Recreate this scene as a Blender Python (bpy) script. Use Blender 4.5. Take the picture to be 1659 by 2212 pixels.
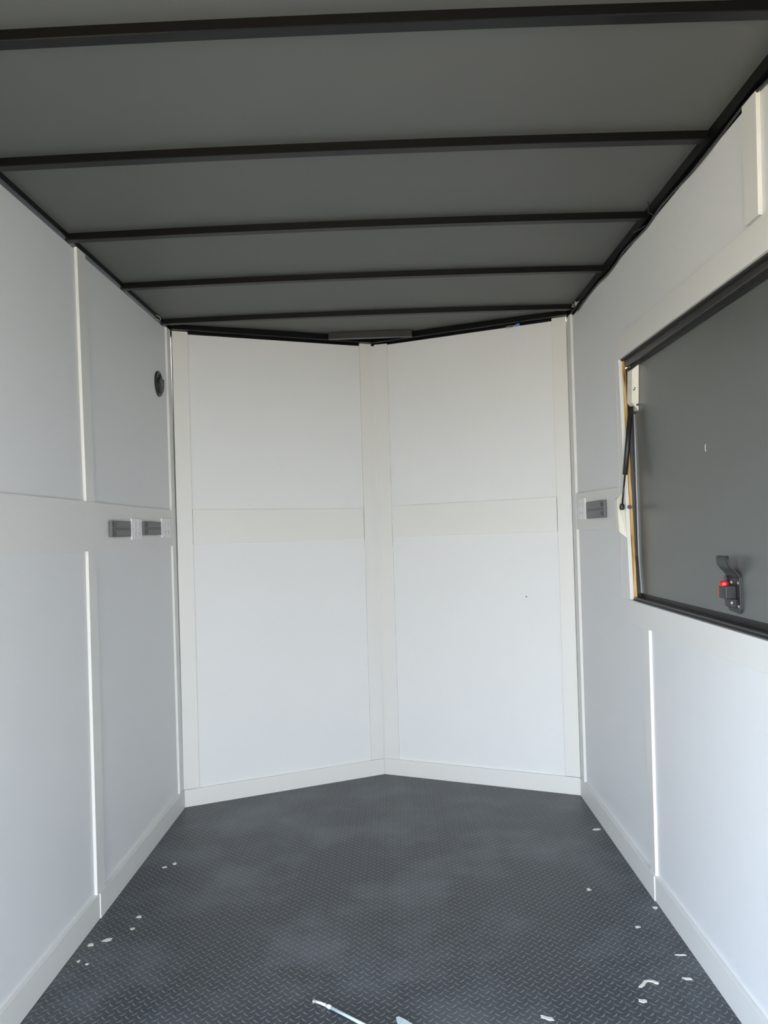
import bpy, bmesh, math, random
from mathutils import Vector, Matrix
random.seed(4)
for o in list(bpy.data.objects): bpy.data.objects.remove(o)
C = bpy.context.scene.collection
scn = bpy.context.scene

# ------------------------------------------------------------------ camera
YAW, PITCH, ROLL, FPX = -0.0129, 0.0232, -0.0336, 1750.0
cd = bpy.data.cameras.new('camera'); cam = bpy.data.objects.new('camera', cd); C.objects.link(cam)
cd.sensor_fit = 'VERTICAL'; cd.sensor_height = 24.0; cd.lens = FPX / 2212 * 24.0
cd.clip_start = 0.02; cd.clip_end = 200
F = Vector((math.sin(YAW)*math.cos(PITCH), math.cos(YAW)*math.cos(PITCH), math.sin(PITCH)))
r0 = Vector((math.cos(YAW), -math.sin(YAW), 0)); u0 = r0.cross(F)
Rv = r0*math.cos(ROLL) + u0*math.sin(ROLL); Uv = -r0*math.sin(ROLL) + u0*math.cos(ROLL)
M = Matrix((Rv, Uv, -F)).transposed().to_4x4(); M.translation = Vector((0.1151, 0, 1.4289))
cam.matrix_world = M
scn.camera = cam

# ------------------------------------------------------------------ world, sun, exposure
w = bpy.data.worlds.new('world'); scn.world = w; w.use_nodes = True
nt = w.node_tree; nt.nodes.clear()
N = nt.nodes.new; K = nt.links.new
tc = N('ShaderNodeTexCoord'); sp = N('ShaderNodeSeparateXYZ'); K(tc.outputs['Generated'], sp.inputs[0])
rp = N('ShaderNodeValToRGB'); K(sp.outputs['Z'], rp.inputs[0])
rp.color_ramp.elements[0].position = 0.0; rp.color_ramp.elements[0].color = (0.96, 1.0, 1.02, 1)
rp.color_ramp.elements[1].position = 0.7; rp.color_ramp.elements[1].color = (0.42, 0.50, 0.66, 1)
mr = N('ShaderNodeMapRange'); mr.inputs['From Min'].default_value = -0.2; mr.inputs['From Max'].default_value = -0.9
K(sp.outputs['X'], mr.inputs['Value'])
mxw = N('ShaderNodeMix'); mxw.data_type = 'RGBA'; mxw.blend_type = 'MULTIPLY'; mxw.inputs['B'].default_value = (0.84, 0.97, 1.16, 1)
K(mr.outputs[0], mxw.inputs['Factor']); K(rp.outputs[0], mxw.inputs['A'])
bg = N('ShaderNodeBackground'); K(mxw.outputs['Result'], bg.inputs[0]); bg.inputs[1].default_value = 5.0
ow = N('ShaderNodeOutputWorld'); K(bg.outputs[0], ow.inputs[0])
sd = bpy.data.lights.new('sun', 'SUN'); sd.energy = 3.9; sd.color = (1.0, 0.90, 0.74); sd.angle = 0.01
sun = bpy.data.objects.new('sun', sd); C.objects.link(sun)
sun.rotation_euler = (math.radians(-8), math.radians(38), 0)   # high, from the right, just ahead of the doorway
scn.view_settings.view_transform = 'Standard'; scn.view_settings.look = 'None'
scn.view_settings.gamma = 1.0; scn.view_settings.use_curve_mapping = False
scn.view_settings.exposure = 1.62

# portals in the two assumed doorways (sampling aids for the sky, they give no light themselves)
def portal(loc, rot, sx, sy):
    l = bpy.data.lights.new('portal', 'AREA'); l.shape = 'RECTANGLE'; l.size = sx; l.size_y = sy
    l.cycles.is_portal = True
    o = bpy.data.objects.new('portal', l); C.objects.link(o); o.location = loc; o.rotation_euler = rot
REAR_Y, REAR_TOP = -1.15, 2.27
portal((0, REAR_Y-0.02, REAR_TOP/2), (math.radians(90), 0, 0), 2.1, REAR_TOP)
SD0, SD1, SDZ = 0.35, 1.15, 1.95        # unseen side opening, added in the left wall to light the room
portal((-1.12, (SD0+SD1)/2, SDZ/2), (0, math.radians(-90), 0), SDZ, SD1-SD0)

# ------------------------------------------------------------------ materials
def mat(name, col, rough=0.6, metal=0.0, spec=0.5, bump=None, vary=None):
    m = bpy.data.materials.new(name); m.use_nodes = True; t = m.node_tree
    b = t.nodes['Principled BSDF']
    b.inputs['Base Color'].default_value = (*col, 1); b.inputs['Roughness'].default_value = rough
    b.inputs['Metallic'].default_value = metal; b.inputs['Specular IOR Level'].default_value = spec
    co = t.nodes.new('ShaderNodeTexCoord')
    if vary:                                    # (scale, amount, detail)
        n = t.nodes.new('ShaderNodeTexNoise'); n.inputs['Scale'].default_value = vary[0]; n.inputs['Detail'].default_value = vary[2]
        t.links.new(co.outputs['Object'], n.inputs['Vector'])
        mx = t.nodes.new('ShaderNodeMix'); mx.data_type = 'RGBA'
        mx.inputs['A'].default_value = (*[c*(1-vary[1]) for c in col], 1); mx.inputs['B'].default_value = (*[min(1, c*(1+vary[1])) for c in col], 1)
        t.links.new(n.outputs['Fac'], mx.inputs['Factor']); t.links.new(mx.outputs['Result'], b.inputs['Base Color'])
    if bump:                                    # (scale, strength, distance)
        n = t.nodes.new('ShaderNodeTexNoise'); n.inputs['Scale'].default_value = bump[0]; n.inputs['Detail'].default_value = 2
        t.links.new(co.outputs['Object'], n.inputs['Vector'])
        bp = t.nodes.new('ShaderNodeBump'); bp.inputs['Strength'].default_value = bump[1]; bp.inputs['Distance'].default_value = bump[2]
        t.links.new(n.outputs['Fac'], bp.inputs['Height']); t.links.new(bp.outputs['Normal'], b.inputs['Normal'])
    return m

PANEL  = mat('white_wall_paint', (0.745, 0.755, 0.758), 0.55, bump=(160, 0.35, 0.001), vary=(3, 0.012, 3))
TRIM   = mat('white_trim_paint', (0.74, 0.738, 0.715), 0.45, bump=(90, 0.2, 0.001), vary=(5, 0.015, 3))
CEIL   = mat('grey_ceiling_vinyl', (0.108, 0.114, 0.109), 0.5, bump=(120, 0.2, 0.001), vary=(2.5, 0.05, 4))
STEEL  = mat('black_steel', (0.004, 0.004, 0.004), 0.34, metal=0.0, spec=0.22, vary=(14, 0.35, 3))
STEEL2 = mat('worn_brown_black_steel', (0.02, 0.017, 0.016), 0.3, spec=0.5, vary=(9, 0.35, 4))
FRAME  = mat('dark_grey_frame', (0.032, 0.030, 0.029), 0.35, spec=0.5, vary=(20, 0.2, 3))
RUBBER = mat('black_rubber', (0.012, 0.012, 0.012), 0.5, vary=(30, 0.2, 2))
HATCH  = mat('grey_hatch_sheet', (0.115, 0.122, 0.118), 0.32, spec=0.5, bump=(3, 0.15, 0.01), vary=(4, 0.05, 4))
ALU    = mat('aluminium', (0.30, 0.30, 0.30), 0.4, metal=0.6)
CREAM  = mat('cream_enamel', (0.78, 0.76, 0.66), 0.4, vary=(40, 0.04, 3))
GREYPL = mat('grey_plastic', (0.13, 0.142, 0.145), 0.45, vary=(30, 0.08, 2))
DGREY  = mat('dark_grey_plastic', (0.03, 0.032, 0.035), 0.45)
OUTWH  = mat('white_outlet_plastic', (0.80, 0.81, 0.82), 0.35)
SLOT   = mat('slot_shadow_plastic', (0.32, 0.32, 0.31), 0.6)
BLACKPL= mat('black_plastic', (0.02, 0.02, 0.022), 0.4)
LATCHM = mat('latch_black_powdercoat', (0.028, 0.029, 0.032), 0.45, vary=(60, 0.15, 2))
RED    = mat('red_plastic', (0.62, 0.012, 0.016), 0.35)
RIVET  = mat('bright_rivet', (0.8, 0.8, 0.8), 0.3, metal=0.5)
BLUE   = mat('blue_plastic', (0.12, 0.28, 0.62), 0.4)
WIREW  = mat('pale_wire', (0.62, 0.6, 0.5), 0.5)
CHIP   = mat('dried_paint', (0.78, 0.78, 0.70), 0.6, vary=(80, 0.12, 3))
CABLE  = mat('pale_blue_tube', (0.62, 0.76, 0.78), 0.35)
HOLE   = mat('dark_hole_disc', (0.03, 0.03, 0.03), 0.5)
GROUND = mat('pale_concrete', (0.54, 0.41, 0.22), 0.9, vary=(1.2, 0.15, 5))

def wood():
    m = bpy.data.materials.new('raw_wood_with_glue'); m.use_nodes = True; t = m.node_tree; b = t.nodes['Principled BSDF']
    co = t.nodes.new('ShaderNodeTexCoord'); mp = t.nodes.new('ShaderNodeMapping'); mp.inputs['Scale'].default_value = (160, 60, 7)
    t.links.new(co.outputs['Object'], mp.inputs[0])
    n = t.nodes.new('ShaderNodeTexNoise'); n.inputs['Scale'].default_value = 1.0; n.inputs['Detail'].default_value = 5; n.inputs['Distortion'].default_value = 0.6
    t.links.new(mp.outputs[0], n.inputs['Vector'])
    r = t.nodes.new('ShaderNodeValToRGB'); t.links.new(n.outputs['Fac'], r.inputs[0])
    e = r.color_ramp.elements; e[0].position = 0.33; e[0].color = (0.10, 0.05, 0.02, 1); e[1].position = 0.62; e[1].color = (0.68, 0.46, 0.22, 1)
    k = e.new(0.45); k.color = (0.52, 0.29, 0.06, 1)
    t.links.new(r.outputs[0], b.inputs['Base Color']); b.inputs['Roughness'].default_value = 0.7
    return m
WOOD = wood()

def floor_mat():
    m = bpy.data.materials.new('diamond_tread_vinyl'); m.use_nodes = True; t = m.node_tree; b = t.nodes['Principled BSDF']
    L = t.links.new
    def mth(op, a, c=None, clamp=False):
        n = t.nodes.new('ShaderNodeMath'); n.operation = op; n.use_clamp = clamp
        for i, v in enumerate((a, c)):
            if v is None: continue
            if isinstance(v, (int, float)): n.inputs[i].default_value = v
            else: L(v, n.inputs[i])
        return n.outputs[0]
    co = t.nodes.new('ShaderNodeTexCoord'); s = t.nodes.new('ShaderNodeSeparateXYZ'); L(co.outputs['Object'], s.inputs[0])
    X = mth('ADD', s.outputs['X'], 10.0); Y = mth('ADD', s.outputs['Y'], 10.0)
    PX, PY = 0.0178, 0.0335
    cx = mth('DIVIDE', X, PX); ci = mth('FLOOR', cx); par = mth('MODULO', ci, 2.0)
    sgn = mth('SUBTRACT', mth('MULTIPLY', par, 2.0), 1.0)
    dx = mth('MULTIPLY', mth('SUBTRACT', mth('SUBTRACT', cx, ci), 0.5), PX)
    yy = mth('ADD', mth('DIVIDE', Y, PY), mth('MULTIPLY', par, 0.5))
    dy = mth('MULTIPLY', mth('SUBTRACT', mth('SUBTRACT', yy, mth('FLOOR', yy)), 0.5), PY)
    dxs = mth('MULTIPLY', dx, sgn)
    al = mth('MULTIPLY', mth('ADD', dxs, dy), 0.7071)
    ac = mth('MULTIPLY', mth('SUBTRACT', dy, dxs), 0.7071)
    ac = mth('SUBTRACT', ac, mth('MULTIPLY', mth('MULTIPLY', al, al), 22.0))
    ac = mth('ADD', ac, 0.0012)
    ea = mth('DIVIDE', al, 0.0135); ec = mth('DIVIDE', ac, 0.0025)
    q = mth('ADD', mth('MULTIPLY', ea, ea), mth('MULTIPLY', ec, ec))
    h = mth('SUBTRACT', 1.0, q, True)
    hs = mth('POWER', h, 0.6)
    # dust, scuffs
    n1 = t.nodes.new('ShaderNodeTexNoise'); n1.inputs['Scale'].default_value = 2.4; n1.inputs['Detail'].default_value = 7; n1.inputs['Roughness'].default_value = 0.62
    L(co.outputs['Object'], n1.inputs['Vector'])
    r1 = t.nodes.new('ShaderNodeValToRGB'); L(n1.outputs['Fac'], r1.inputs[0]); e = r1.color_ramp.elements
    e[0].position = 0.46; e[0].color = (0, 0, 0, 1); e[1].position = 0.72; e[1].color = (1, 1, 1, 1)
    n2 = t.nodes.new('ShaderNodeTexNoise'); n2.inputs['Scale'].default_value = 55; n2.inputs['Detail'].default_value = 3
    L(co.outputs['Object'], n2.inputs['Vector'])
    r2 = t.nodes.new('ShaderNodeValToRGB'); L(n2.outputs['Fac'], r2.inputs[0]); e = r2.color_ramp.elements
    e[0].position = 0.745; e[0].color = (0, 0, 0, 1); e[1].position = 0.77; e[1].color = (1, 1, 1, 1)
    def mix(f, a, c):
        mx = t.nodes.new('ShaderNodeMix'); mx.data_type = 'RGBA'
        L(f, mx.inputs['Factor'])
        for nm, v in (('A', a), ('B', c)):
            if isinstance(v, tuple): mx.inputs[nm].default_value = (*v, 1)
            else: L(v, mx.inputs[nm])
        return mx.outputs['Result']
    base = mix(mth('MULTIPLY', r1.outputs[0], 0.75), (0.038, 0.046, 0.055), (0.135, 0.152, 0.17))
    base = mix(mth('MULTIPLY', hs, 0.85), base, (0.27, 0.28, 0.29))  # raised bars paler: wear plus their highlights put into the colour
    base = mix(mth('MULTIPLY', r2.outputs[0], 0.55), base, (0.6, 0.6, 0.57))
    L(base, b.inputs['Base Color'])
    b.inputs['Roughness'].default_value = 0.42; b.inputs['Specular IOR Level'].default_value = 0.45
    bp = t.nodes.new('ShaderNodeBump'); bp.inputs['Strength'].default_value = 0.9; bp.inputs['Distance'].default_value = 0.0018
    L(hs, bp.inputs['Height']); L(bp.outputs['Normal'], b.inputs['Normal'])
    return m
FLOOR = floor_mat()

# ------------------------------------------------------------------ the four wall planes: origin, along, up, into the room
V3 = Vector
FACE = {
 'L':  (V3((-1.05, 0, 0)),      V3((0, 1, 0)),              V3((-0.002, 0, 1)),   V3((1, 0, 0.002))),
 'R':  (V3((1.05, 0, 0)),       V3((0, 1, 0)),              V3((0.00828, 0, 1)),  V3((-0.99997, 0, 0.00828))),
 'VL': (V3((-1.05, 4.31, 0)),   V3((0.90842, 0.41805, 0)),  V3((0.00166, 0, 1)),  V3((0.41805, -0.90842, -0.00069))),
 'VR': (V3((0.0076, 4.7967, 0)),V3((0.90836, -0.41819, 0)), V3((0.0068, 0, 1)),   V3((-0.41819, -0.90836, 0.00284))),
}
LEN = {'VL': 1.1642, 'VR': 1.1476}
def W(k, s, z, n=0.0):
    o, a, u, nn = FACE[k]; return o + a*s + u*z + nn*n

def prism(bm, pts0, pts1):
    v0 = [bm.verts.new(p) for p in pts0]; v1 = [bm.verts.new(p) for p in pts1]; k = len(v0)
    bm.faces.new(v0); bm.faces.new(v1[::-1])
    for i in range(k): bm.faces.new((v0[i], v0[(i+1) % k], v1[(i+1) % k], v1[i]))
def poly(bm, k, pts, n0, n1):
    prism(bm, [W(k, s, z, n0) for s, z in pts], [W(k, s, z, n1) for s, z in pts])
def fbox(bm, k, s0, s1, z0, z1, n0, n1):
    poly(bm, k, [(s0, z0), (s1, z0), (s1, z1), (s0, z1)], n0, n1)
def box(bm, x0, x1, y0, y1, z0, z1):
    prism(bm, [(x0, y0, z0), (x1, y0, z0), (x1, y1, z0), (x0, y1, z0)], [(x0, y0, z1), (x1, y0, z1), (x1, y1, z1), (x0, y1, z1)])
def tube(bm, path, rad, seg=12, caps=True):
    pts = [Vector(p) for p in path]; rs = rad if isinstance(rad, (list, tuple)) else [rad]*len(pts)
    rings = []
    for i, p in enumerate(pts):
        d = (pts[min(i+1, len(pts)-1)] - pts[max(i-1, 0)]).normalized()
        a = d.cross(Vector((0, 0, 1)) if abs(d.z) < 0.9 else Vector((1, 0, 0))).normalized(); c = d.cross(a)
        rings.append([bm.verts.new(p + (a*math.cos(t) + c*math.sin(t))*rs[i]) for t in [2*math.pi*j/seg for j in range(seg)]])
    for A, B in zip(rings, rings[1:]):
        for j in range(seg): bm.faces.new((A[j], A[(j+1) % seg], B[(j+1) % seg], B[j]))
    if caps: bm.faces.new(rings[0]); bm.faces.new(rings[-1][::-1])
def spline(pts, n=8):
    P = [Vector(p) for p in pts]; P = [P[0]*2-P[1]] + P + [P[-1]*2-P[-2]]; out = []
    for i in range(1, len(P)-2):
        for j in range(n):
            t = j/n; a, b_, c, d = P[i-1], P[i], P[i+1], P[i+2]
            out.append(0.5*((2*b_) + (c-a)*t + (2*a-5*b_+4*c-d)*t*t + (3*b_-a-3*c+d)*t**3))
    return out + [P[-2]]

def obj(name, build, m, parent=None, bevel=0.0, smooth=False):
    bm = bmesh.new(); build(bm)
    bmesh.ops.recalc_face_normals(bm, faces=bm.faces)
    off, q = Vector((0, 0, 0)), parent
    while q is not None: off += q.location; q = q.parent
    bmesh.ops.translate(bm, verts=bm.verts, vec=-off)
    me = bpy.data.meshes.new(name); bm.to_mesh(me); bm.free()
    if smooth:
        for p in me.polygons: p.use_smooth = True
    o = bpy.data.objects.new(name, me); C.objects.link(o); me.materials.append(m)
    if parent: o.parent = parent
    if bevel:
        b = o.modifiers.new('bevel', 'BEVEL'); b.width = bevel; b.segments = 2; b.limit_method = 'ANGLE'; b.angle_limit = math.radians(40)
    return o
def struct(name, build, m, bevel=0.0, parent=None):
    o = obj(name, build, m, parent, bevel)
    if parent is None: o['kind'] = 'structure'
    return o
def tag(o, label, cat, group=None):
    o['label'] = label; o['category'] = cat
    if group: o['group'] = group
    return o
def thing(name, label, cat, loc, group=None):
    o = bpy.data.objects.new(name, None); C.objects.link(o); o.location = loc; o.empty_display_size = 0.05
    return tag(o, label, cat, group)

# ------------------------------------------------------------------ the room
Y0 = REAR_Y
def ceil_z(x): return 2.566 + 0.009*(1 - (x/1.08)**2)
def b_floor(bm):
    pts = [(-1.10, Y0), (1.10, Y0), (1.10, 4.33), (0.0076, 4.835), (-1.10, 4.33)]
    prism(bm, [(x, y, -0.04) for x, y in pts], [(x, y, 0.0) for x, y in pts])
struct('floor', b_floor, FLOOR)
def b_ceil(bm):
    xs = [-1.13 + 2.26*i/16 for i in range(17)]; ys = [Y0, 5.0]
    lo = [[bm.verts.new((x, y, ceil_z(x))) for x in xs] for y in ys]
    hi = [[bm.verts.new((x, y, 2.62)) for x in xs] for y in ys]
    for g in (lo, hi):
        for i in range(16): bm.faces.new((g[0][i], g[0][i+1], g[1][i+1], g[1][i]))
    for j in range(2):
        for i in range(16): bm.faces.new((lo[j][i], lo[j][i+1], hi[j][i+1], hi[j][i]))
    for i in (0, 16): bm.faces.new((lo[0][i], lo[1][i], hi[1][i], hi[0][i]))
struct('ceiling', b_ceil, CEIL)

# left wall
def b_left(bm):
    fbox(bm, 'L', SD1, 4.36, 0.0, 2.538, -0.05, -0.012)
    fbox(bm, 'L', SD0, SD1, SDZ, 2.538, -0.05, -0.012)
    fbox(bm, 'L', Y0, SD0, 0.0, 2.538, -0.05, -0.012)
struct('wall_left', b_left, PANEL)
# right wall with the hatch opening
OTL, OTR, OBL, OBR = (3.372, 2.108), (1.35, 2.092), (3.3045, 1.1155), (1.35, 1.1135)
def b_right(bm):
    poly(bm, 'R', [(Y0, 0), (1.35, 0), (1.35, 2.515), (Y0, 2.515)], -0.06, -0.012)
    poly(bm, 'R', [(1.35, 0), (4.36, 0), (4.36, 1.1155), OBL, OBR], -0.06, -0.012)
    poly(bm, 'R', [(3.41, 1.1155), (4.36, 1.1155), (4.36, 2.108), (3.41, 2.108)], -0.06, -0.012)
    poly(bm, 'R', [OTR, OTL, (4.36, 2.108), (4.36, 2.522), (1.35, 2.515)], -0.06, -0.012)
struct('wall_right', b_right, PANEL)
struct('wall_front_left', lambda bm: fbox(bm, 'VL', 0.0, LEN['VL'], 0.0, 2.528, -0.045, -0.011), PANEL)
struct('wall_front_right', lambda bm: fbox(bm, 'VR', 0.0, LEN['VR'], 0.0, 2.529, -0.045, -0.011), PANEL)
struct('wall_front_post', lambda bm: prism(bm, [(-0.05, 4.785, 0), (0.0076, 4.803, 0), (0.065, 4.785, 0), (0.09, 4.84, 0), (0.0076, 4.88, 0), (-0.07, 4.84, 0)], [(-0.04, 4.787, 2.53), (0.0185, 4.803, 2.53), (0.07, 4.787, 2.53), (0.09, 4.84, 2.53), (0.0076, 4.88, 2.53), (-0.07, 4.84, 2.53)]), PANEL)
# assumed rear frame, unseen behind the camera; its opening is sized for the light
def b_rear(bm):
    box(bm, -1.10, 1.12, Y0-0.06, Y0, REAR_TOP, 2.62)
    box(bm, -1.10, -1.0, Y0-0.06, Y0, -0.04, REAR_TOP)
    box(bm, 1.0, 1.12, Y0-0.06, Y0, -0.04, REAR_TOP)
struct('wall_rear', b_rear, STEEL)

# trims: battens, rails, stiles (front faces 12 mm proud of the side wall sheets, 6 mm in the nose)
def quad_trim(i, k, pts, n0=-0.012, n1=0.0, bev=0.0012, m=TRIM):
    return struct('trim_%d' % i, lambda bm: poly(bm, k, pts, n0, n1), m, bev)
quad_trim(1, 'L', [(3.066, 0.094), (3.150, 0.094), (3.150, 1.390), (3.066, 1.390)])
quad_trim(2, 'L', [(3.062, 1.579), (3.148, 1.577), (3.118, 2.545), (3.034, 2.545)])
quad_trim(3, 'L', [(SD1+0.02, 1.390), (4.238, 1.388), (4.238, 1.574), (3.4, 1.576), (3.06, 1.579), (SD1+0.02, 1.5795)], bev=0)
quad_trim(4, 'L', [(4.238, 0.094), (4.312, 0.094), (4.312, 2.545), (4.243, 2.543)])
quad_trim(5, 'R', [(3.096, 0.092), (3.160, 0.092), (3.160, 1.022), (3.080, 1.022)])
quad_trim(6, 'R', [(2.062, 2.203), (2.143, 2.203), (2.136, 2.5195), (2.052, 2.5195)])
quad_trim(7, 'R', [(3.442, 1.395), (4.236, 1.404), (4.236, 1.589), (3.442, 1.580)])
quad_trim(8, 'R', [(4.236, 0.094), (4.312, 0.094), (4.312, 2.531), (4.236, 2.531)], n1=0.002)
# hatch casing boards
quad_trim(9, 'R', [OBL, (3.330, 1.1155), (3.338, 1.022), (1.30, 1.030), (1.30, 1.1135)], n1=0.003)
quad_trim(10, 'R', [(3.330, 1.1155), OBL, OTL, (3.409, 2.108), (3.409, 1.1155)], n0=-0.015, n1=0.0)
quad_trim(23, 'R', [(3.410, 1.1155), (3.410, 2.108), (3.442, 2.108), (3.442, 1.1155)])
quad_trim(11, 'R', [OTR, OTL, (3.442, 2.108), (3.430, 2.203), (1.30, 2.188), (1.30, 2.092)], n1=0.0)
# nose stiles and rails
quad_trim(12, 'VL', [(0.0, 0.092), (0.083, 0.092), (0.083, 2.540), (0.0, 2.540)], -0.011, 0.0, 0.0008)
quad_trim(13, 'VL', [(1.080, 0.092), (1.1615, 0.092), (1.1615, 2.541), (1.087, 2.541)], -0.011, 0.0, 0.0008)
quad_trim(14, 'VL', [(0.0845, 1.3905), (1.0780, 1.3885), (1.0780, 1.5635), (0.0845, 1.5775)], -0.011, 0.0, 0.0008)
quad_trim(15, 'VR', [(0.001, 0.092), (0.094, 0.092), (0.084, 2.534), (0.001, 2.537)], -0.011, 0.0, 0.0008)
quad_trim(16, 'VR', [(1.066, 0.094), (1.1455, 0.094), (1.1455, 2.541), (1.068, 2.541)], -0.011, 0.0, 0.0008)
quad_trim(17, 'VR', [(0.0920, 1.3915), (1.0645, 1.3945), (1.0645, 1.579), (0.0880, 1.573)], -0.011, 0.0, 0.0008)
# baseboards
struct('baseboard_left', lambda bm: (fbox(bm, 'L', 3.084, 4.306, 0, 0.093, -0.012, 0.005), fbox(bm, 'L', SD1+0.02, 3.083, 0, 0.0955, -0.012, 0.001)), TRIM, 0.001)
struct('baseboard_right', lambda bm: (fbox(bm, 'R', 3.099, 4.31, 0, 0.093, -0.012, 0.005), fbox(bm, 'R', Y0+0.01, 3.098, 0, 0.0955, -0.012, 0.001)), TRIM, 0.001)
struct('baseboard_front_left', lambda bm: fbox(bm, 'VL', 0.002, 1.1615, 0, 0.0905, -0.011, 0.001), TRIM, 0.0006)
struct('baseboard_front_right', lambda bm: fbox(bm, 'VR', 0.001, 1.145, 0, 0.0915, -0.011, 0.001), TRIM, 0.0006)
# black steel top rails between wall sheets and ceiling
struct('trim_18', lambda bm: fbox(bm, 'L', Y0, 4.31, 2.5455, 2.569, -0.06, 0.001), STEEL)
struct('trim_19', lambda bm: (fbox(bm, 'R', Y0, 4.31, 2.532, 2.571, -0.065, 0.003), fbox(bm, 'R', Y0, 4.31, 2.500, 2.532, -0.065, -0.022)), STEEL)
struct('trim_20', lambda bm: (fbox(bm, 'VL', -0.01, LEN['VL']+0.02, 2.5415, 2.576, -0.065, 0.038), fbox(bm, 'VL', -0.01, LEN['VL']+0.02, 2.515, 2.5415, -0.065, -0.022)), STEEL)
struct('trim_21', lambda bm: (fbox(bm, 'VR', -0.02, LEN['VR']+0.01, 2.5415, 2.576, -0.065, 0.038), fbox(bm, 'VR', -0.02, LEN['VR']+0.01, 2.515, 2.5415, -0.065, -0.022)), STEEL)

# ------------------------------------------------------------------ window_1: the frame of the serving hatch in the right wall
w1 = bpy.data.objects.new('window_1', None); C.objects.link(w1); w1.location = W('R', 2.3, 1.1, -0.03); w1['kind'] = 'structure'
DT, DB = 2.066, 1.140
def b_frame(bm):
    # top angle, bottom ledge, far jamb, near jamb
    poly(bm, 'R', [(1.35, DT+0.004), (3.36, DT+0.006), OTL, OTR], -0.062, -0.024)
    poly(bm, 'R', [(1.35, 1.112), (3.31, 1.114), (3.31, 1.127), (1.35, 1.127)], -0.060, -0.014)
    poly(bm, 'R', [(3.316, DB), (3.345, 1.29), (3.345, 2.07), (3.42, 2.07), (3.42, 1.114), (3.305, 1.114)], -0.062, -0.030)
    poly(bm, 'R', [(1.35, 1.127), (1.39, 1.127), (1.39, 2.07), (1.35, 2.07)], -0.062, -0.024)
obj('window_frame', b_frame, FRAME, w1, 0.002)
def b_seal(bm):
    poly(bm, 'R', [(1.39, 1.127), (3.318, 1.127), (3.318, DB), (1.39, DB+0.008)], -0.060, -0.046)
    poly(bm, 'R', [(1.39, DT-0.012), (3.345, DT-0.004), (3.345, DT+0.008), (1.39, DT+0.008)], -0.060, -0.042)
    poly(bm, 'R', [(1.36, 2.0935), (3.37, 2.1085), (3.37, 2.101), (1.36, 2.084)], -0.024, -0.010)
    poly(bm, 'R', [(1.36, 1.1135), (3.300, 1.1155), (3.300, 1.120), (1.36, 1.1195)], -0.016, -0.010)
obj('rubber_seal', b_seal, RUBBER, w1)
struct('trim_22', lambda bm: poly(bm, 'R', [(3.3045, 1.118), (3.372, 2.104), (3.405, 2.104), (3.405, 1.118)], -0.028, -0.0155), WOOD)

# ------------------------------------------------------------------ serving hatch door (closed), its latch
DN = -0.050
hatch = thing('serving_hatch', 'large dark grey flip-up serving hatch door closed in the right wall opening', 'hatch', W('R', 2.35, 1.6, DN-0.01))
obj('hatch_panel', lambda bm: poly(bm, 'R', [(1.36, 1.122), (3.36, 1.122), (3.37, 2.085), (1.36, 2.085)], DN-0.02, DN), HATCH, hatch)
def b_strip(bm):
    poly(bm, 'R', [(3.316, DB+0.002), (3.339, 1.29), (3.339, 1.874), (3.326, 1.874), (3.326, 1.29), (3.303, DB+0.002)], DN, DN+0.006)
es = obj('edge_strip', b_strip, ALU, hatch, 0.001); es['label'] = 'pale aluminium strip down the far edge of the hatch'
sc = obj('scratch', lambda bm: tube(bm, [W('R', 2.585+0.010*math.cos(a), 1.659+0.013*math.sin(a), DN+0.0003) for a in [math.radians(-60+12*i) for i in range(11)]], 0.0011, 6), CREAM, hatch)
sc['label'] = 'small curved pale scratch on the hatch sheet'
# latch: base plate with curved paddle in one pressed sheet, black body, red button and rivets
latch_pts = [(2.362, 1.156), (2.372, 1.1535), (2.440, 1.157), (2.452, 1.166), (2.455, 1.19), (2.455, 1.262), (2.350, 1.262), (2.350, 1.166)]
lp = obj('latch', lambda bm: poly(bm, 'R', latch_pts, DN, DN+0.004), LATCHM, hatch, 0.0015)
def b_paddle(bm):
    prof = [(1.255, DN+0.002), (1.266, DN+0.005), (1.276, DN+0.014), (1.286, DN+0.025), (1.298, DN+0.032), (1.312, DN+0.034), (1.322, DN+0.033)]
    half = [0.0520, 0.0515, 0.049, 0.046, 0.045, 0.045, 0.040]
    L0 = [[], []]
    for (z, n), h in zip(prof, half):
        for q, dn in enumerate((0.0, 0.003)):
            L0[q].append([bm.verts.new(W('R', 2.4025 + h*t, z, n+dn)) for t in (-1, -0.5, 0, 0.5, 1)])
    for q in (0, 1):
        for a, b in zip(L0[q], L0[q][1:]):
            for i in range(4): bm.faces.new((a[i], a[i+1], b[i+1], b[i]))
    for i in range(len(prof)-1):
        for e in (0, 4): bm.faces.new((L0[0][i][e], L0[0][i+1][e], L0[1][i+1][e], L0[1][i][e]))
    for r in (0, -1):
        for i in range(4): bm.faces.new((L0[0][r][i], L0[0][r][i+1], L0[1][r][i+1], L0[1][r][i]))
def sub(name, build, m, parent, bevel=0.0, smooth=False):
    return obj(name, build, m, parent, bevel, smooth)
sub('latch_paddle', b_paddle, LATCHM, lp, 0.0, True)
def b_body(bm):
    fbox(bm, 'R', 2.388, 2.440, 1.196, 1.234, DN+0.004, DN+0.034)
    poly(bm, 'R', [(2.375, 1.170), (2.442, 1.170), (2.446, 1.196), (2.370, 1.196)], DN+0.004, DN+0.016)
    fbox(bm, 'R', 2.444, 2.452, 1.20, 1.26, DN+0.004, DN+0.012)
    fbox(bm, 'R', 2.352, 2.360, 1.165, 1.26, DN+0.004, DN+0.008)
sub('latch_body', b_body, LATCHM, lp, 0.002)
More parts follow.
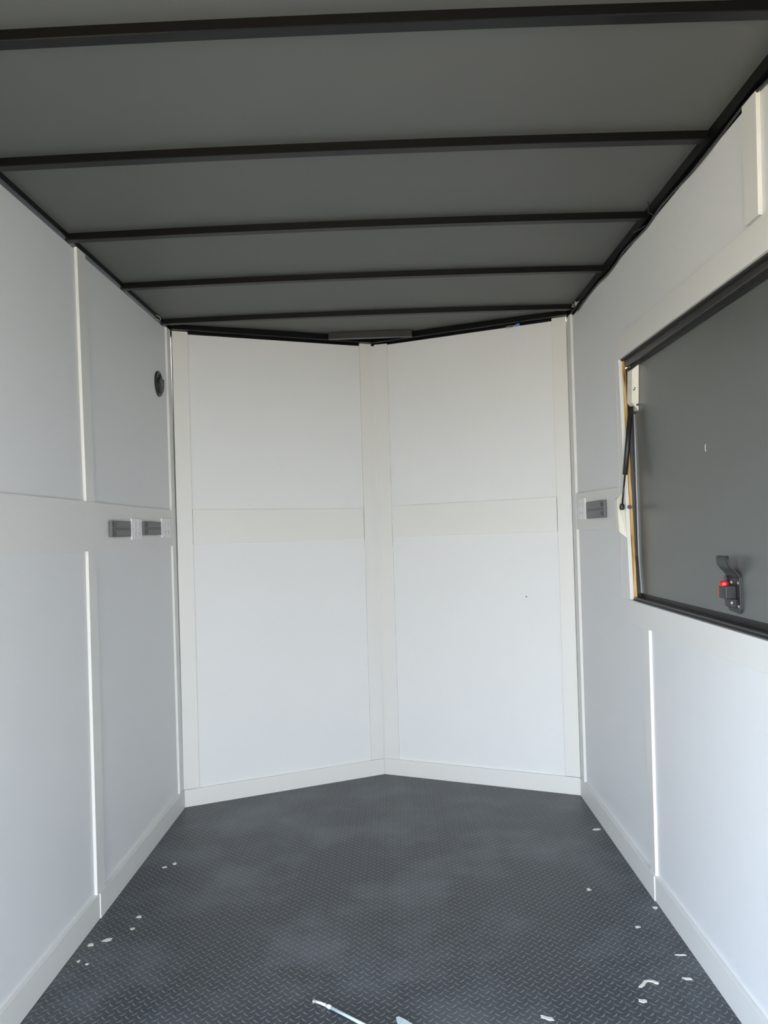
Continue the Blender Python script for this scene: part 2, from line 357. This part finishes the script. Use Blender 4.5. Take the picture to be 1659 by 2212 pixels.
sub('keeper_plate', lambda bm: (fbox(bm, 'R', 2.376, 2.396, 1.176, 1.192, DN+0.016, DN+0.018), fbox(bm, 'R', 2.386, 2.389, 1.192, 1.208, DN+0.012, DN+0.015)), FRAME, lp)
rb = sub('red_button', lambda bm: (tube(bm, [W('R', 2.418, 1.233, DN+0.026), W('R', 2.418, 1.243, DN+0.026), W('R', 2.418, 1.2475, DN+0.026)], [0.0135, 0.0125, 0.008], 16),), RED, lp); rb['label'] = 'red release button on top of the latch'
def b_rt(bm):
    for i in range(6): fbox(bm, 'R', 2.440, 2.447, 1.199+0.005*i, 1.2025+0.005*i, DN+0.020, DN+0.034)
    fbox(bm, 'R', 2.440, 2.4445, 1.199, 1.2275, DN+0.020, DN+0.033)
r2_ = sub('red_thumb_tab', b_rt, RED, lp, 0.0004); r2_['label'] = 'ribbed red tab on the side of the latch'
for (s, z, n) in ((2.418, 1.2425, DN+0.005), (2.368, 1.2432, DN+0.005), (2.386, 1.185, DN+0.019), (2.369, 1.175, DN+0.005)):
    sub('rivet', lambda bm: tube(bm, [W('R', s, z, n-0.001), W('R', s, z, n+0.0015), W('R', s, z, n+0.0025)], [0.0042, 0.004, 0.002], 12), RIVET, lp)
sub('recess_patch', lambda bm: fbox(bm, 'R', 2.375, 2.425, 1.20, 1.235, DN+0.004, DN+0.0052), RUBBER, lp)  # flat black patch standing for the dark centre recess

# gas strut at the far jamb
A0, A1 = W('R', 3.300, 1.900, -0.026), W('R', 3.318, 1.492, 0.0185)
strut = thing('gas_strut', 'black gas strut running down the far edge of the serving hatch opening', 'strut', A1)
def lerp(t): return A0.lerp(A1, t)
obj('strut_cylinder', lambda bm: tube(bm, [lerp(0.0), lerp(0.672), lerp(0.676)], [0.0104, 0.0104, 0.008], 18), BLACKPL, strut, 0, True)
rr = obj('piston_rod', lambda bm: tube(bm, [lerp(0.674), lerp(0.975)], 0.0038, 12), STEEL2, strut, 0, True); rr['label'] = 'thin shiny piston rod'
obj('end_socket', lambda bm: tube(bm, [lerp(0.965), lerp(0.975), lerp(1.005), lerp(1.02), lerp(1.026)], [0.0065, 0.0085, 0.0100, 0.0090, 0.005], 16), BLACKPL, strut, 0, True)
obj('ball_stud', lambda bm: tube(bm, [A1, W('R', 3.348, 1.492, 0.0185)], 0.004, 10), ALU, strut)
st = obj('stub_bolt', lambda bm: (tube(bm, [W('R', 3.356, 1.495, -0.014), W('R', 3.322, 1.493, -0.014)], 0.007, 12), tube(bm, [W('R', 3.334, 1.493, -0.014), W('R', 3.316, 1.4925, -0.013)], 0.0085, 6)), BLACKPL)
tag(st, 'short black bolt end sticking out of the bare wood beside the gas strut', 'bolt')

def bracket(label, near, far, n_hi, n_lo, marks):
    """folded box bracket: near/far = (z_top_hi, z_bot_hi, z_top_lo, z_bot_lo) with the s of each corner"""
    (a, b, q, p), (a2, b2, q2, p2) = near, far
    t = thing('mounting_bracket', label, 'bracket', W('R', a[0], (a[1]+b[1])/2, n_lo))
    H = lambda v: W('R', v[0], v[1], n_hi)
    Lo = lambda v: W('R', v[0], v[1], n_lo)
    def plate(name, pts, shift):
        d = Vector(shift); obj(name, lambda bm: prism(bm, pts, [x + d for x in pts]), CREAM, t)
    plate('side_plate', [H(a), H(b), Lo(q), Lo(p)], (0, 0.0016, 0))
    plate('top_plate', [H(a), H(a2), H(b2), H(b)], (0.0016, 0, 0))
    plate('end_plate', [H(b), H(b2), Lo(q2), Lo(q)], (0, 0, 0.0016))
    plate('end_plate', [H(a), H(a2), Lo(p2), Lo(p)], (0, 0, -0.0016))
    for (tt, z, r) in marks:
        s_ = (a[0]+q[0])/2; n = n_hi + (n_lo-n_hi)*tt; c = W('R', s_, z, n)
        obj('bolt_hole', lambda bm: tube(bm, [c + Vector((0, 0.001, 0)), c + Vector((0, -0.0010-abs(q[0]-a[0])/2, 0))], r, 10), RUBBER, t)
bracket('upper cream-white strut bracket at the top far corner of the serving hatch',
        ((3.258, 2.042), (3.272, 1.914), (3.276, 1.880), (3.2525, 2.064)), ((3.3156, 2.046), (3.3365, 1.920), (3.330, 1.884), (3.311, 2.064)), -0.021, -0.0485,
        [(0.28, 1.963, 0.0024), (0.42, 1.970, 0.0018), (0.72, 1.902, 0.0035)])
bracket('lower cream-white strut bracket screwed beside the right wall outlet',
        ((3.352, 1.5265), (3.330, 1.392), (3.322, 1.367), (3.370, 1.554)), ((3.392, 1.5265), (3.371, 1.3965), (3.40, 1.3915), (3.451, 1.535)), 0.029, 0.0005, [])

# ------------------------------------------------------------------ outlets
def outlet(k, p0, p1, pz0, pz1, l0, l1, lz0, lz1, label, hinge_near):
    t = thing('wall_outlet', label, 'outlet', W(k, (p0+p1)/2, (pz0+pz1)/2, 0.0), 'wall outlets on the middle rail')
    pl = obj('faceplate', lambda bm: fbox(bm, k, p0, p1, pz0, pz1, 0.0, 0.008), OUTWH, t, 0.002)
    cs, cz = (p0+p1)/2, (pz0+pz1)/2
    for a in (-1, 1):
        for b in (-1, 1):
            s, z = cs + a*0.026, cz + b*0.021
            so = obj('socket', lambda bm: fbox(bm, k, s-0.018, s+0.018, z-0.016, z+0.016, 0.008, 0.0092), OUTWH, t, 0.0004)
            obj('socket_slot', lambda bm: (fbox(bm, k, s-0.009, s-0.0065, z-0.004, z+0.008, 0.0092, 0.0096), fbox(bm, k, s+0.0065, s+0.009, z-0.004, z+0.008, 0.0092, 0.0096), fbox(bm, k, s-0.003, s+0.003, z-0.011, z-0.007, 0.0092, 0.0096)), SLOT, so)
    # grey weatherproof cover, folded open flat towards the doorway: two lids side by side on one hinge leaf
    n0, n1 = 0.002, 0.014
    cv = obj('weather_cover', lambda bm: fbox(bm, k, l0, l1, lz0, lz1, n0, n1), GREYPL, t, 0.0015); cv['label'] = 'grey weatherproof double cover folded open'
    zm = (lz0+lz1)/2; sg = 1 if l1 > l0 else -1
    def ribs(bm):
        a, b = l0+0.012, l1-0.012
        fbox(bm, k, a, b, zm-0.0045, zm-0.002, n1, n1+0.002); fbox(bm, k, a, b, zm+0.002, zm+0.0045, n1, n1+0.002)
        for z0, z1 in ((lz0, lz0+0.002), (lz1-0.002, lz1)): fbox(bm, k, l0+0.004, l1-0.004, z0, z1, n1, n1+0.0015)
    obj('rim', ribs, DGREY, cv)
    def notch(zc):
        def f(bm):
            s0 = l0+0.014; s1 = l0+0.046; h = 0.0095
            fbox(bm, k, s0, s1, zc-h, zc-h+0.002, n1, n1+0.002); fbox(bm, k, s0, s1, zc+h-0.002, zc+h, n1, n1+0.002)
            fbox(bm, k, s0, s0+0.005, zc-h, zc+h, n1, n1+0.002); fbox(bm, k, s1-0.005, s1, zc-h, zc+h, n1, n1+0.002)
        return f
    for zc in ((lz0+zm)/2-0.001, (lz1+zm)/2+0.001): obj('cord_notch', notch(zc), DGREY, cv)
    return t
outlet('L', 3.564, 3.705, 1.426, 1.522, 3.290, 3.528, 1.441, 1.507, 'left wall outlet nearer the tall batten, with an open grey cover', True)
outlet('L', 4.024, 4.180, 1.432, 1.529, 3.718, 3.985, 1.446, 1.509, 'left wall outlet right beside the nose corner, with an open grey cover', True)
outlet('R', 4.011, 4.155, 1.452, 1.558, 3.625, 3.955, 1.455, 1.534, 'right wall outlet with an open grey cover, between corner and hatch', True)

# round black cord inlet high on the left wall
inlet = thing('cord_inlet', 'round black cord inlet high on the left wall near the nose corner', 'inlet', W('L', 4.098, 2.2155, -0.012))
def ring_at(s, z, prof, seg=32):
    def f(bm):
        rings = [[bm.verts.new(W('L', s + r*math.cos(2*math.pi*i/seg), z + r*math.sin(2*math.pi*i/seg), n)) for i in range(seg)] for r, n in prof]
        for a, b in zip(rings, rings[1:]):
            for i in range(seg): bm.faces.new((a[i], a[(i+1) % seg], b[(i+1) % seg], b[i]))
        bm.faces.new(rings[-1])
    return f
obj('inlet_flange', ring_at(4.098, 2.2155, [(0.066, -0.012), (0.066, -0.008), (0.062, -0.003), (0.050, -0.003), (0.047, -0.008)]), BLACKPL, inlet, 0, False)
cap = obj('inlet_cap', ring_at(4.104, 2.208, [(0.042, -0.009), (0.042, 0.002), (0.036, 0.006)]), DGREY, inlet)
obj('cap_rib', lambda bm: fbox(bm, 'L', 4.07, 4.138, 2.205, 2.210, 0.0055, 0.009), STEEL2, cap)
obj('hinge_knuckle', lambda bm: tube(bm, [W('L', 4.146, 2.215, -0.002), W('L', 4.146, 2.245, -0.002)], 0.007, 10), BLACKPL, inlet)

# ------------------------------------------------------------------ ceiling beams
BY = [1.7648, 2.3524, 2.9535, 3.5552, 4.1700]
blab = ['widest black ceiling beam, nearest the doorway, at the top of the view', 'second black ceiling beam from the doorway, ending above the hatch',
        'middle of the five black ceiling beams, meeting the rail by the loose wires', 'fourth black ceiling beam, next to last before the pointed nose',
        'farthest black ceiling beam, spanning between the two nose corners']
def beam_mesh(name):
    bm = bmesh.new(); xs = [-1.068 + 2.146*i/20 for i in range(21)]
    sec = [(0.0, 0.0), (0.0, -0.023), (0.002, -0.025), (0.035, -0.025), (0.037, -0.023), (0.037, 0.0)]
    rows = [[bm.verts.new((x, dy, ceil_z(x) - 2.566 + dz)) for dy, dz in sec] for x in xs]
    for a, b in zip(rows, rows[1:]):
        for i in range(len(sec)): j = (i+1) % len(sec); bm.faces.new((a[i], a[j], b[j], b[i]))
    bm.faces.new(rows[0]); bm.faces.new(rows[-1][::-1])
    bmesh.ops.recalc_face_normals(bm, faces=bm.faces)
    me = bpy.data.meshes.new(name); bm.to_mesh(me); bm.free(); me.materials.append(STEEL); return me
bmesh_data = beam_mesh('ceiling_beam')
for i, y in enumerate(BY):
    o = bpy.data.objects.new('ceiling_beam', bmesh_data); C.objects.link(o); o.location = (0, y, 2.566)
    tag(o, blab[i], 'beam', 'black steel beams across the ceiling')
# short plate on the ceiling in the nose
tag(obj('nose_plate', lambda bm: box(bm, -0.229, 0.250, 4.607, 4.640, 2.536, 2.5735), STEEL2, None, 0.002), 'short dark steel plate on the ceiling above the nose corner post', 'plate')

# ------------------------------------------------------------------ wires and small fittings by the right rail
def wave(s0, s1, n):
    random.seed(9); return [W('R', s0+(s1-s0)*i/n, 2.520+0.006*math.sin(i*1.7)-0.004*random.random(), -0.006+0.003*math.sin(i*2.3)) for i in range(n+1)]
tag(obj('cable', lambda bm: tube(bm, spline(wave(1.55, 4.1, 18), 6), 0.0045, 8), BLACKPL, None, 0, True), 'long black cable tucked along the top edge of the right wall', 'cable')
tag(obj('wire_end', lambda bm: tube(bm, spline([W('R', 2.851, 2.512, 0.001), W('R', 2.868, 2.522, 0.008), W('R', 2.882, 2.537, 0.013), W('R', 2.862, 2.547, 0.019), W('R', 2.842, 2.556, 0.026)], 6), 0.0022, 6), BLACKPL, None, 0, True), 'thin loose black wire sticking up at the middle ceiling beam', 'wire')
tag(obj('wire_end', lambda bm: tube(bm, spline([W('R', 3.07, 2.53, 0.012), W('R', 3.02, 2.522, 0.008), W('R', 2.96, 2.516, -0.002)], 6), 0.002, 6), STEEL2, None, 0, True), 'thin loose brownish wire hanging just beyond the middle ceiling beam', 'wire')
def loop(k, s, z, n, a, b, r, tilt=0.0):
    return [W(k, s + a*math.cos(t)*math.cos(tilt) - b*math.sin(t)*math.sin(tilt), z + a*math.cos(t)*math.sin(tilt) + b*math.sin(t)*math.cos(tilt), n + 0.004*math.sin(t*1.5)) for t in [2*math.pi*i/22 for i in range(23)]]
def b_tie(bm):
    tube(bm, loop('R', 4.11, 2.543, 0.006, 0.040, 0.006, 0, 0.12), 0.0018, 6)
    tube(bm, spline([W('R', 4.075, 2.540, 0.006), W('R', 4.06, 2.549, 0.012), W('R', 4.04, 2.535, 0.01), W('R', 4.02, 2.538, 0.004)], 5), 0.0018, 6)
    fbox(bm, 'R', 4.062, 4.078, 2.534, 2.546, 0.002, 0.009)
tag(obj('zip_tie', b_tie, WIREW, None), 'small pale looped tie under the rail at the right nose corner', 'tie')
tag(obj('zip_tie', lambda bm: tube(bm, spline([W('L', 4.02, 2.546, -0.01), W('L', 4.05, 2.556, 0.0), W('L', 4.10, 2.556, 0.006), W('L', 4.12, 2.549, 0.002), W('L', 4.08, 2.544, -0.008)], 6), 0.0016, 6), WIREW, None), 'small pale curved tie under the rail near the left nose corner', 'tie')
wn = thing('wire_connector', 'tiny blue wire connector with a pale wire loop above the right nose wall', 'connector', W('VR', 0.875, 2.53, 0.0))
obj('connector_cap', lambda bm: tube(bm, [W('VR', 0.868, 2.531, -0.002), W('VR', 0.872, 2.532, 0.0), W('VR', 0.888, 2.534, 0.001), W('VR', 0.892, 2.535, 0.001)], [0.004, 0.007, 0.0085, 0.006], 12), BLUE, wn, 0, True)
obj('wire_loop', lambda bm: tube(bm, spline([W('VR', 0.870, 2.531, -0.001), W('VR', 0.845, 2.532, 0.002), W('VR', 0.822, 2.531, 0.003), W('VR', 0.815, 2.524, 0.003), W('VR', 0.826, 2.519, 0.002), W('VR', 0.846, 2.523, 0.001), W('VR', 0.868, 2.529, 0.0)], 6), 0.0013, 6), WIREW, wn, 0, True)
tag(obj('sealant_smear', lambda bm: poly(bm, 'VR', [(0.505, 2.5475), (0.525, 2.5505), (0.560, 2.5515), (0.585, 2.549), (0.56, 2.5465), (0.53, 2.546)], -0.022, -0.0205), CHIP, None), 'thin white sealant smear on the black rail above the right nose wall', 'smear')
tag(obj('panel_hole', lambda bm: tube(bm, [W('VR', 0.8803, 1.0446, -0.012), W('VR', 0.8803, 1.0446, -0.0095)], 0.0035, 12), HOLE, None), 'tiny dark hole in the lower right nose wall panel', 'hole')  # dark disc standing in for a small hole in the panel

# ------------------------------------------------------------------ things lying on the floor
tb = thing('plastic_tube', 'thin pale blue tube with a white end lying on the floor', 'tube', (-0.12, 2.46, 0.0))
P0, P1, P2 = Vector((-0.1778, 2.4951, 0.006)), Vector((-0.1315, 2.4645, 0.006)), Vector((0.05, 2.31, 0.005))
obj('tube_body', lambda bm: tube(bm, [P1, P1.lerp(P2, 0.5), P2], 0.0048, 12), CABLE, tb, 0, True)
e1 = obj('white_tip', lambda bm: tube(bm, [P0, P0.lerp(P1, 0.45)+Vector((0, 0.002, 0)), P1], [0.0042, 0.0042, 0.0045], 12), OUTWH, tb, 0, True); e1['label'] = 'white plastic tip'
obj('tip_collar', lambda bm: tube(bm, [P1-Vector((0.010, -0.006, 0)), P1, P1+Vector((0.010, -0.008, 0))], [0.004, 0.0068, 0.004], 12), OUTWH, tb, 0, True)
obj('tip_head', lambda bm: tube(bm, [P0-Vector((0.005, -0.001, 0)), P0+Vector((0.002, 0, 0))], [0.008, 0.008], 14), ALU, tb)
def flat(pts, z=0.0015, lift=0.0):
    def f(bm):
        prism(bm, [(x, y, 0.0002) for x, y in pts], [(x, y, z+lift*((i % 3)/3)) for i, (x, y) in enumerate(pts)])
    return f
tag(obj('plastic_scrap', flat([(0.070, 2.407), (0.078, 2.408), (0.095, 2.392), (0.118, 2.372), (0.105, 2.355), (0.080, 2.365), (0.072, 2.388)], 0.004, 0.004), CABLE, None), 'pale triangular plastic scrap on the floor beside the tube', 'scrap')
def blob(x, y, rx, ry, rot, seed):
    rnd = random.Random(seed); out = []
    for i in range(11):
        a = 2*math.pi*i/11; k = 0.65+0.5*rnd.random(); dx, dy = rx*k*math.cos(a), ry*k*math.sin(a)
        out.append((x+dx*math.cos(rot)-dy*math.sin(rot), y+dx*math.sin(rot)+dy*math.cos(rot)))
    return out
tag(obj('paint_flake', flat([(0.815, 2.535), (0.829, 2.548), (0.842, 2.566), (0.858, 2.572), (0.874, 2.566), (0.884, 2.553), (0.880, 2.546), (0.872, 2.549), (0.866, 2.559), (0.853, 2.562), (0.846, 2.556), (0.836, 2.541), (0.824, 2.531)], 0.002, 0.002), CHIP, None), 'largest curled cream paint flake, hook shaped, on the floor at right', 'flake', 'paint flakes on the floor')
chips = [(1.008, 3.833, .020, .012, .2, 'jagged white paint flake on the floor by the far right baseboard'),
 (0.8245, 3.21, .009, .013, .3, 'round white paint flake on the floor level with the right baseboard joint'),
 (1.030, 3.046, .009, .010, 0, 'pale paint flake touching the right baseboard just before its joint'),
 (0.923, 2.906, .011, .007, .1, 'small white paint flake between the baseboard joint and the hook-shaped flake'),
 (1.010, 2.7125, .021, .004, -.1, 'thin white paint sliver against the right baseboard'),
 (0.979, 2.572, .015, .006, -.2, 'short white paint flake between the hook-shaped flake and the right baseboard'),
 (0.8055, 2.461, .013, .010, -.5, 'small cream paint flake just in front of the hook-shaped flake'),
 (0.508, 2.3885, .027, .009, -.55, 'long beige paint flake at the bottom edge of the floor'),
 (-0.962, 2.916, .018, .012, .3, 'star-like white paint flake near the left baseboard'),
 (-1.010, 2.885, .012, .012, .9, 'pale paint flake nearest the left baseboard, left of the star-like one'),
 (-0.9013, 3.086, .010, .012, .9, 'oval white paint flake on the floor near the left baseboard joint'),
 (-0.8975, 2.993, .010, .008, .2, 'small ring-like paint flake just before the oval one at left'),
 (-0.9014, 3.5755, .010, .012, .4, 'right one of a pair of small flakes by the far left baseboard'),
 (-0.9358, 3.539, .014, .008, .1, 'left one of a pair of small flakes by the far left baseboard'),
 (-1.010, 2.775, .006, .007, .1, 'tiny pale speck close to the left baseboard, leftmost on the floor'),
 (-0.974, 2.756, .006, .006, .1, 'tiny white speck on the floor below the star-like flake')]
for i, (x, y, rx, ry, ro, lab) in enumerate(chips):
    tag(obj('paint_flake', flat(blob(x, y, rx, ry, ro, i), 0.0015, 0.0015), CHIP, None), lab, 'flake', 'paint flakes on the floor')

# ------------------------------------------------------------------ ground outside the trailer
struct('ground', lambda bm: box(bm, -25, 25, -25, 25, -0.65, -0.55), GROUND)
